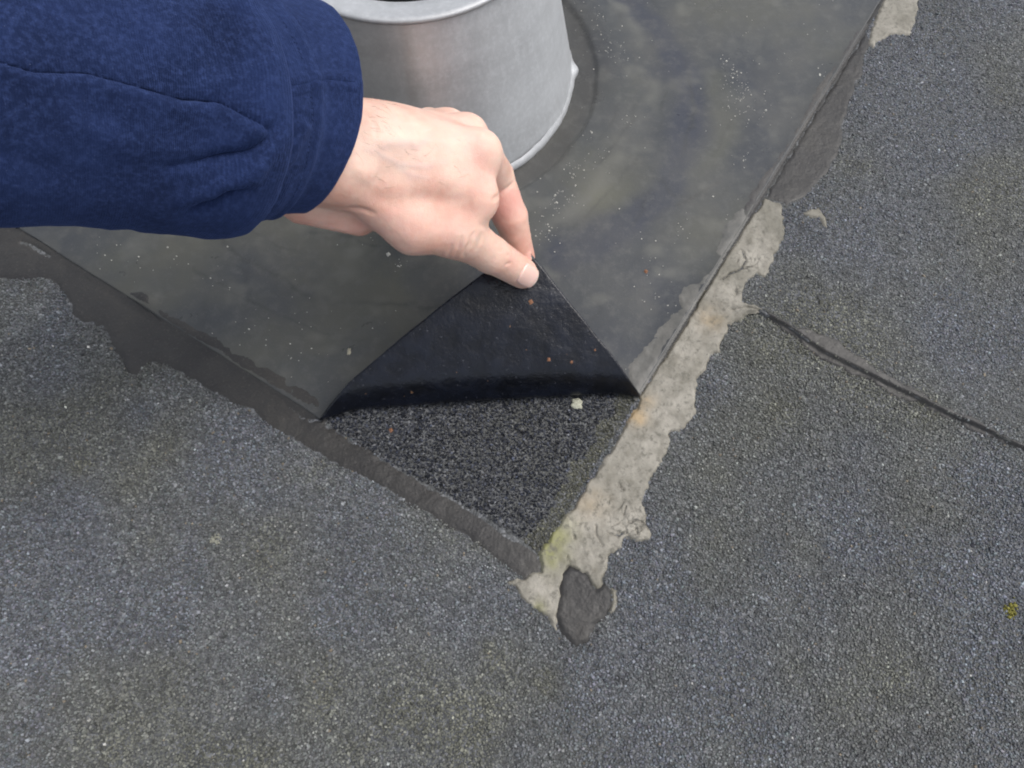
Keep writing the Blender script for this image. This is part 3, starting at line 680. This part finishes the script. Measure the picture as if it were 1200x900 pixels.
def sdf(P):
    palm = rcone(P, J['fore2'], J['fore'], 38*mm, 32*mm)
    palm = smin(palm, rcone(P, J['fore'], J['wrist'], 32*mm, 25*mm), 10*mm)
    palm = smin(palm, rcone(P, J['fore'], J['wristb'], 30*mm, 24*mm), 10*mm)
    palm = smin(palm, rcone(P, J['wrist'], J['carp'], 25*mm, 22*mm), 10*mm)
    for k, ra, rb in (('mi', 20, 14.0), ('mm_', 18, 12.8), ('mr', 17, 12), ('ml', 17, 11.5)):
        palm = smin(palm, rcone(P, J['carp'], J[k], ra*mm, rb*mm), 18*mm)
    palm = smin(palm, rcone(P, J['web'], J['web2'], 15*mm, 11.5*mm), 20*mm)
    th = rcone(P, J['cmc'], J['then'], 17*mm, 17.5*mm)
    th = smin(th, rcone(P, J['then'], J['tmcp'], 17.0*mm, 15.2*mm), 6*mm)
    palm = smin(palm, th, 13*mm)
    palm = smin(palm, rcone(P, J['heelA'], J['heelB'], 13*mm, 10.5*mm), 9*mm)
    d = palm
    # thumb beyond its knuckle
    t2 = rcone(P, J['tmcp'], J['tip_'], 15*mm, 12*mm)
    t2 = smin(t2, rcone(P, J['tip_'], TH_T, 12*mm, 10.4*mm), 3*mm)
    d = smin(d, t2, 7*mm)
    # index finger
    f = rcone(P, J['mi'], J['ipip'], 14*mm, 13.8*mm)
    f = smin(f, rcone(P, J['ipip'], J['idip'], 13.8*mm, 11.8*mm), 2.5*mm)
    f = smin(f, rcone(P, J['idip'], IX_T, 11.4*mm, 9.0*mm), 2*mm)
    out = smin(palm, f, 5*mm); d = np.minimum(d, out)
    for (a, rr) in ((('mm_', (573, 186, .102), (552, 218, .090), (538, 214, .098)), (11.5, 9.5, 8.3, 7.6)),
                    (('mr', (550, 182, .084), (528, 206, .074), (512, 202, .083)), (10.5, 9, 7.8, 7.2)),
                    (('ml', (520, 176, .072), (498, 194, .066), (484, 190, .074)), (9.5, 8, 7, 6.5))):
        p = [J[a[0]]]+[w3(*q) for q in a[1:]]; f = rcone(P, p[0], p[1], rr[0]*mm, rr[1]*mm)
        for k in (1, 2): f = smin(f, rcone(P, p[k], p[k+1], rr[k]*mm, rr[k+1]*mm), 2*mm)
        d = np.minimum(d, smin(palm, f, 10*mm))
    return d
def surface_nets(fn, lo, hi, h):
    n = (np.ceil((hi-lo)/h)).astype(int)+1
    ax = [lo[i]+np.arange(n[i])*h for i in range(3)]
    D = np.empty(n)
    for i in range(0, n[0], 16):
        X = np.stack(np.meshgrid(ax[0][i:i+16], ax[1], ax[2], indexing='ij'), -1); D[i:i+16] = fn(X)
    ins = D < 0; cnt = np.zeros(n-1); pos = np.zeros((*(n-1), 3))
    I = np.stack(np.meshgrid(*[np.arange(k-1) for k in n], indexing='ij'), -1)
    def sub(A, o): return A[o[0]:o[0]+n[0]-1, o[1]:o[1]+n[1]-1, o[2]:o[2]+n[2]-1]
    corners = [(a, b, c) for a in (0, 1) for b in (0, 1) for c in (0, 1)]
    for ca in corners:
        for d in range(3):
            if ca[d]: continue
            cb = list(ca); cb[d] = 1; A = sub(D, ca); B = sub(D, cb); x = (A < 0) != (B < 0)
            t = np.where(x, A/np.where(x, A-B, 1), 0)
            for e in range(3): pos[..., e] += np.where(x, (I[..., e]+ca[e])+(t if e == d else 0), 0)
            cnt += x
    act = cnt > 0; idx = -np.ones(act.shape, int); idx[act] = np.arange(act.sum())
    V = lo+pos[act]/cnt[act][:, None]*h; F = []
    for d in range(3):
        e, f = [(1, 2), (2, 0), (0, 1)][d]
        sl = [slice(None)]*3; s0 = list(sl); s1 = list(sl); s0[d] = slice(0, n[d]-1); s1[d] = slice(1, n[d])
        for s in (s0, s1):
            for g in (e, f): s[g] = slice(1, n[g]-1)
        a = ins[tuple(s0)]; b = ins[tuple(s1)]; q = np.argwhere(a != b); flip = a[tuple(q.T)]
        q[:, e] += 1; q[:, f] += 1
        def at(de, df):
            r = q.copy(); r[:, e] -= de; r[:, f] -= df; return idx[tuple(r.T)]
        fc = np.stack([at(1, 1), at(0, 1), at(0, 0), at(1, 0)], 1); fc[~flip] = fc[~flip][:, ::-1]; F.append(fc)
    return V, np.concatenate(F)
def normals(fn, V, e=3e-4):
    g = np.stack([fn(V+np.eye(3)[i]*e)-fn(V-np.eye(3)[i]*e) for i in range(3)], 1); return g/np.maximum(np.linalg.norm(g, axis=1), 1e-9)[:, None]

person = empty('person', (J['fore'][0], J['fore'][1], 0))
tag(person, 'person in a navy sleeve reaching in from the left, pinching the black flap', 'person')
def build_hand():
    allp = np.array([v for v in J.values()]+[TH_T, IX_T]); lo = np.array([J['fore'][0]-.03, allp[:, 1].min()-.04, .045]); hi = np.array([allp[:, 0].max()+.022, allp[:, 1].max()+.045, .262])
    V, F = surface_nets(sdf, lo, hi, .0011)
    for k in range(2):
        V -= normals(sdf, V)*sdf(V)[:, None]
    N = normals(sdf, V); x, y, dpt = proj(V)
    face = sstep(.0, .35, ((CAM-V)/np.linalg.norm(CAM-V, axis=1)[:, None]*N).sum(1))*(dpt < .50)
    XY = np.stack([x, y], 1); jit = np.stack([vnoise(V, .006, 61, 2), vnoise(V, .006, 62, 2)], 1)*2.0
    disp = np.zeros(len(V)); vein = np.zeros(len(V))
    def line(pts, wpx, amt, fade=True, j=1.):
        d, s = line_dist(XY+jit*j, pts); e = np.sin(np.clip(s, 0, 1)*np.pi)**.5 if fade else 1
        return amt*np.exp(-(d/wpx)**2)*e*face
    # tendons, veins and bony ridges of the back of the hand
    disp += line([(425, 165), (470, 165), (520, 165), (556, 165)], 9, .0013)
    disp += line([(420, 150), (470, 146), (530, 142)], 9, .0010)
    disp += line([(412, 188), (428, 202), (440, 208)], 11, .0014)
    disp += line([(430, 214), (470, 220), (510, 214), (540, 205)], 11, .0007)
    disp -= line([(440, 190), (480, 192), (520, 190)], 12, .0005)
    disp -= line([(430, 232), (470, 238), (520, 236), (555, 240)], 10, .0012)
    for pts, a in (([(418, 172), (440, 178), (465, 192), (500, 196), (530, 186)], .0008), ([(440, 178), (462, 168), (488, 172), (510, 160)], .0006), ([(465, 192), (480, 206), (505, 208)], .0006)):
        v_ = line(pts, 4, 1.); disp += a*v_*.45; vein += v_
    # knuckle of the index
    disp += line([(566, 168), (568, 172)], 15, .0012, False)
    # creases of the finger, the web and the thumb
    for pts, wd, a in (([(577, 235), (582, 231), (592, 224), (603, 212)], 2.4, .0016), ([(590, 266), (600, 264), (612, 256)], 3., .0009), ([(586, 262), (597, 262)], 3, .0006),
                       ([(371, 243), (395, 246), (420, 244), (440, 250)], 2.6, .0016), ([(365, 262), (390, 266), (415, 264)], 4, .0006),
                       ([(543, 302), (548, 288), (556, 272)], 2.2, .0013), ([(533, 305), (538, 290), (541, 276)], 2.0, .0009), ([(524, 306), (528, 294), (530, 284)], 1.9, .0007),
                       ([(514, 306), (518, 294)], 1.8, .0006), ([(505, 305), (507, 294)], 1.8, .0005), ([(556, 294), (562, 282), (566, 272)], 2., .0007),
                       ([(593, 302), (598, 298)], 1.4, .0009), ([(592, 311), (599, 308)], 1.4, .0009), ([(586, 296), (592, 291)], 1.4, .0005), ([(560, 262), (572, 268), (578, 280)], 3, .0006),
                       ([(432, 135), (440, 150), (442, 165)], 3, .0005), ([(425, 128), (432, 140)], 2.5, .0004)):
        disp -= line(pts, wd, a)
    # nail bed groove
    disp += .00035*vnoise(V, .009, 63, 2)+.00012*vnoise(V, .0025, 64, 2)
    V2 = V+N*disp[:, None]
    # pads flatten against the flap rather than passing through it
    tipz = np.linalg.norm(V-TH_T, axis=1) < .02; dd = (V2-fq)@fn; push = np.where(tipz & (dd < .0006) & ((V-TH_T)@fn > -.03), .0006-dd, 0); V2 += fn*push[:, None]*(push < .006)[:, None]
    flush = np.exp(-((np.linalg.norm(V-(J['ipip']+J['idip'])/2, axis=1)-.004)/.013)**2)*((x > 572) & (y > 222))*.9
    flush += .6*np.exp(-(np.linalg.norm(V-IX_T, axis=1)/.012)**2)+.28*np.exp(-(line_dist(XY, [(350, 268), (425, 268)])[0]/16)**2)*face
    flush += .34*np.exp(-(line_dist(XY, [(560, 175), (565, 215)])[0]/16)**2)+.22*np.exp(-(line_dist(XY, [(470, 262), (530, 262)])[0]/26)**2)
    flush += .25*np.exp(-(np.linalg.norm(XY-[600, 306], axis=1)/8)**2)
    pale = .9*np.exp(-(line_dist(XY, [(430, 170), (480, 165), (540, 160)])[0]/34)**2)*face+.7*np.exp(-(np.linalg.norm(XY-[592, 214], axis=1)/13)**2)*(y < 236)
    o = mesh_obj('body', V2, F, M['skin'], attrs=dict(flush=np.clip(flush, 0, 1), pale=np.clip(pale, 0, 1), vein=np.clip(vein, 0, 1)))
    zc = np.linalg.norm(V2[:, :2]-CONE, axis=1)-(RB+(RTOP-RB)*V2[:, 2]/CONE_H); print('hand verts', len(V), 'clear of the collar by', zc[V2[:, 2] < CONE_H+.003].min()); return o
adopt(build_hand(), person)
def hairs():
    V = []; F = []; r = np.random.default_rng(5)
    for k in range(52):
        x, y = (r.normal(440, 18), r.normal(152, 28)) if k < 36 else (r.uniform(425, 540), r.uniform(150, 215))
        # walk down the sight line to the skin
        d = un(x, y, .05)-CAM; d /= np.linalg.norm(d); p = CAM+d*.2
        for i in range(60):
            q = sdf(p[None])[0]; p = p+d*q
            if q < 1e-5: break
        else: continue
        n = normals(sdf, p[None])[0]; a = r.normal(-.35, .28); t = np.array([math.cos(a), math.sin(a), 0]); t -= n*(t@n); t /= np.linalg.norm(t); b = np.cross(n, t)
        L = r.uniform(.004, .009); bend_ = r.normal(0, .35); k0 = len(V)
        for i in range(6):
            u_ = i/5; c = p+t*L*u_+n*(.0007*math.sin(u_*2.4)+.0002)+b*L*bend_*u_*u_; w_ = .00006*(1-.8*u_)
            V += [c-b*w_, c+b*w_, c+n*w_*1.4]
        for i in range(5):
            for e in range(3): F.append((k0+i*3+e, k0+i*3+(e+1) % 3, k0+i*3+3+(e+1) % 3, k0+i*3+3+e))
    return mesh_obj('arm_hair', V, F, M['hair'])
hr = adopt(hairs(), person); tag(hr, kind='stuff')
def thumbnail():
    ax = TH_T-J['tip_']; ax /= np.linalg.norm(ax); cen = TH_T-ax*.0040
    tgt = w3(616, 322, cen[2]+.012)-cen; up_ = tgt-ax*(tgt@ax); up_ /= np.linalg.norm(up_); sd_ = np.cross(ax, up_)
    nu, nv = 20, 17; V = []; T = []
    for i in range(nu):
        u_ = -1+2*i/(nu-1)
        for j in range(nv):
            v_ = -1+2*j/(nv-1)
            wd = .0080*(1-.14*max(-u_, 0)**2-.10*max(u_, 0)**3); ln = .0098
            uu = u_*ln*(1-.20*v_*v_) if u_ > 0 else u_*ln*(1-.30*v_*v_)
            o_ = cen+ax*uu; a = v_*wd/.0102; d = up_*math.cos(a)+sd_*math.sin(a); r = .0102
            p = o_+d*r
            for k in range(6):
                s = sdf(p[None])[0]; p = p-d*s
            edge = max(abs(v_), -u_); lift = .00036 if edge < .9 else .00036-.0009*(edge-.9)/.1
            if u_ > .85: lift += .0003
            V.append(p+d*lift); T.append(1. if u_ > .86+.08*v_*v_ else 0.)
    F = grid_faces(nu, nv)
    o = mesh_obj('thumbnail', V, F, M['nail'], attrs=dict(tip=T)); md = o.modifiers.new('t', 'SOLIDIFY'); md.thickness = .0004; md.offset = -1
    return o
adopt(thumbnail(), person)

def sleeve():
    """the sleeve body and its cuff: rings round the forearm"""
    V = []; UVs = []
    # px, py, z of the ring centre; half width seen in the picture; half depth
    # px, py, z of the ring centre; half width in the picture; depth ratio
    K = np.array([[-420, 60, .335, 215, .9], [-250, 80, .310, 196, .88], [-60, 98, .280, 164, .86], [60, 104, .262, 153, .84], [150, 111, .246, 154, .83], [220, 120, .232, 150, .82],
                  [262, 122, .222, 146, .82], [292, 122, .213, 139, .83], [310, 122, .207, 134, .84], [322, 123, .203, 130, .85], [345, 125, .197, 127, .85], [368, 129, .190, 124, .85], [384, 132, .1855, 121, .85]])
    for k in K: k[3] *= (w3(k[0], k[1], k[2])-CAM)@FW/FPX; k[4] *= k[3]
    ts = np.array([-.9, -.45, -.15, .0, .13, .22, .27, .31, .335, .35, .38, .41, .435])
    return K, ts
K, TS = sleeve()
def ring_frames(t):
    c = np.array([w3(k[0], k[1], k[2]) for k in K]); cc = np.stack([np.interp(t, TS, c[:, i]) for i in range(3)], 1)
    hw = np.interp(t, TS, K[:, 3]); hd = np.interp(t, TS, K[:, 4])
    return cc, hw, hd
def tube(name, t0, t1, nt_, mat, rad_off, disp, na=320, thick=.0016):
    t = np.linspace(t0, t1, nt_); cc, hw, hd = ring_frames(t)
    hk = int(.045/((t1-t0)/nt_)); ker = np.hanning(2*hk+3)[1:-1]; ker /= ker.sum()
    for i in range(3):
        p = np.pad(cc[:, i], hk, mode='reflect', reflect_type='odd'); cc[:, i] = np.convolve(p, ker, 'valid')
    axd = np.gradient(cc, axis=0); axd /= np.linalg.norm(axd, axis=1)[:, None]
    side = np.cross(axd, UP); up_ = -FW[None]-axd*(axd@-FW)[:, None]; up_ /= np.linalg.norm(up_, axis=1)[:, None]; sd_ = np.cross(axd, up_)
    a = np.linspace(0, 2*np.pi, na, endpoint=False)
    T, A_ = np.meshgrid(t, a, indexing='ij')
    arc = np.r_[0, np.cumsum(np.linalg.norm(np.diff(cc, axis=0), axis=1))]
    R1 = hw[:, None]+rad_off; R2 = hd[:, None]+rad_off
    dir_ = sd_[:, None]*np.cos(A_)[..., None]+up_[:, None]*np.sin(A_)[..., None]
    P = cc[:, None]+sd_[:, None]*(R1*np.cos(A_))[..., None]+up_[:, None]*(R2*np.sin(A_))[..., None]
    x, y, dep = proj(P.reshape(-1, 3)); D_, sh = disp(x, y, T.ravel(), A_.ravel(), P.reshape(-1, 3))
    P = P.reshape(-1, 3)+dir_.reshape(-1, 3)*D_[:, None]+np.repeat(axd, na, 0)*sh[:, None]
    i, j = np.meshgrid(np.arange(nt_-1), np.arange(na), indexing='ij'); i = i.ravel(); j = j.ravel(); j2 = (j+1) % na
    F = np.stack([i*na+j, i*na+j2, (i+1)*na+j2, (i+1)*na+j], 1)
    o = mesh_obj(name, P, F, mat); me = o.data; uv = me.uv_layers.new(name='UVMap')
    uu = np.repeat(arc, na); vv = np.tile(a*.055, nt_); U = np.stack([uu, vv], 1)[F.ravel()]; w_ = vv[F]; wrap = (w_.max(1)-w_.min(1)) > .2
    U = U.reshape(-1, 4, 2); fix = wrap[:, None] & (U[..., 1] < .1); U[..., 1] += np.where(fix, .055*2*np.pi, 0)
    uv.data.foreach_set('uv', U.astype(np.float32).ravel())
    md = o.modifiers.new('cloth_thickness', 'SOLIDIFY'); md.thickness = thick; md.offset = -1
    return o
def L2(x, y, pts): return line_dist(np.stack([x, y], 1), pts)
BOW = lambda A_: -.002*np.sin(A_)-.012*np.maximum(np.cos(A_), 0)**2-.006*np.maximum(-np.cos(A_), 0)**2
def disp_sleeve(x, y, T, A_, P):
    top = sstep(-.25, .3, np.sin(A_))                       # the side that looks up
    d = .0016*vnoise(P, .030, 71, 3)+.0006*vnoise(P, .010, 72, 2)
    # long raised crease along the forearm: stepped ridge
    S = [(-160, 45), (-60, 66), (0, 80), (40, 92), (100, 93), (150, 105), (215, 122), (262, 128), (290, 142), (316, 152)]
    y = y+2.5*vnoise(P, .016, 73, 2); dd, s = L2(x, y, S); yl = np.interp(x, [p[0] for p in S], [p[1] for p in S])
    g_ = sstep(-3.5, 3.5, y-yl); k = g_*np.exp(-dd/34)-(1-g_)*np.exp(-dd/9)*.45; d += .0062*k*top*sstep(-200, -80, x)*(1-sstep(300, 322, x))*(.55+.45*sstep(-60, 120, x))
    # the body of the sleeve pouches over the cuff
    d += .0095*np.exp(-((T-.258)/.028)**2)*(.30+.70*np.clip(np.sin(A_+.3), 0, 1))
    # folds running into the cuff seam on the lower half
    for pts, wd, am in (([(322, 146), (300, 170), (262, 186), (200, 196)], 8, -.0062), ([(322, 165), (300, 196), (262, 222), (225, 232)], 9, .0042), ([(300, 206), (270, 232), (240, 244)], 7, -.0042),
                        ([(310, 20), (270, 40), (230, 80)], 16, -.0022), ([(300, 90), (240, 105), (200, 112)], 12, .0016), ([(120, 20), (160, 60), (190, 90)], 18, -.0018), ([(60, 130), (140, 170), (240, 180)], 16, .0018), ([(0, 180), (100, 210), (180, 215)], 18, -.0018)):
        q, s = L2(x+3*vnoise(P, .02, 74, 2), y+3*vnoise(P, .02, 75, 2), pts); d += am*np.exp(-(q/wd)**2)*np.sin(np.clip(s+.1, 0, 1)*np.pi*.9)*top
    d += .0003*np.exp(-((x-225)/70)**2)*sstep(0.1, .9, np.cos(A_-math.pi))*1.0
    # end tucked down onto the cuff
    d -= .0105*sstep(.272, .285, T)
    return d, BOW(A_)*sstep(.10, .27, T)
def disp_cuff(x, y, T, A_, P):
    d = -.006*(1-sstep(.252, .272, T))+.0010*vnoise(P, .020, 81, 3)+.0004*vnoise(P, .006, 82, 2)
    edge = sstep(.421, .430, T); d -= .0022*edge**2                       # rolled hem
    for tt in (.312, .338): d -= .0010*np.exp(-((T-tt+.0006*vnoise(P, .01, 83))/.0011)**2)*(.45+.55*np.sin(A_*140))
    d += .0010*np.exp(-((T-.325)/.008)**2)
    pts = [(318, 108), (345, 104), (366, 98), (385, 96), (416, 99)]
    q, s = L2(x, y, pts); d -= .0012*np.exp(-(q/2.2)**2)*(np.sin(A_) > -.2); d += .0010*np.exp(-((q-5)/4)**2)*(np.sin(A_) > -.2)
    q, s = L2(x, y, [(362, 150), (352, 180), (325, 215), (300, 240)]); d += .0024*np.exp(-(q/7)**2)*(np.sin(A_) > -.2)
    q, s = L2(x, y, [(345, 140), (340, 170), (318, 200)]); d -= .0028*np.exp(-(q/8)**2)*(np.sin(A_) > -.2)
    # the hem bows towards the hand in the middle and trails back above and below
    sh = BOW(A_)
    return d, sh
adopt(tube('sleeve', -.9, .285, 620, M['cloth'], 0, disp_sleeve), person)
adopt(tube('cuff', .250, .430, 170, M['cloth'], -.0038, disp_cuff, na=960, thick=.0024), person)

SC.cycles.filter_width = 2.0
SC.render.resolution_x = 1024; SC.render.resolution_y = 768
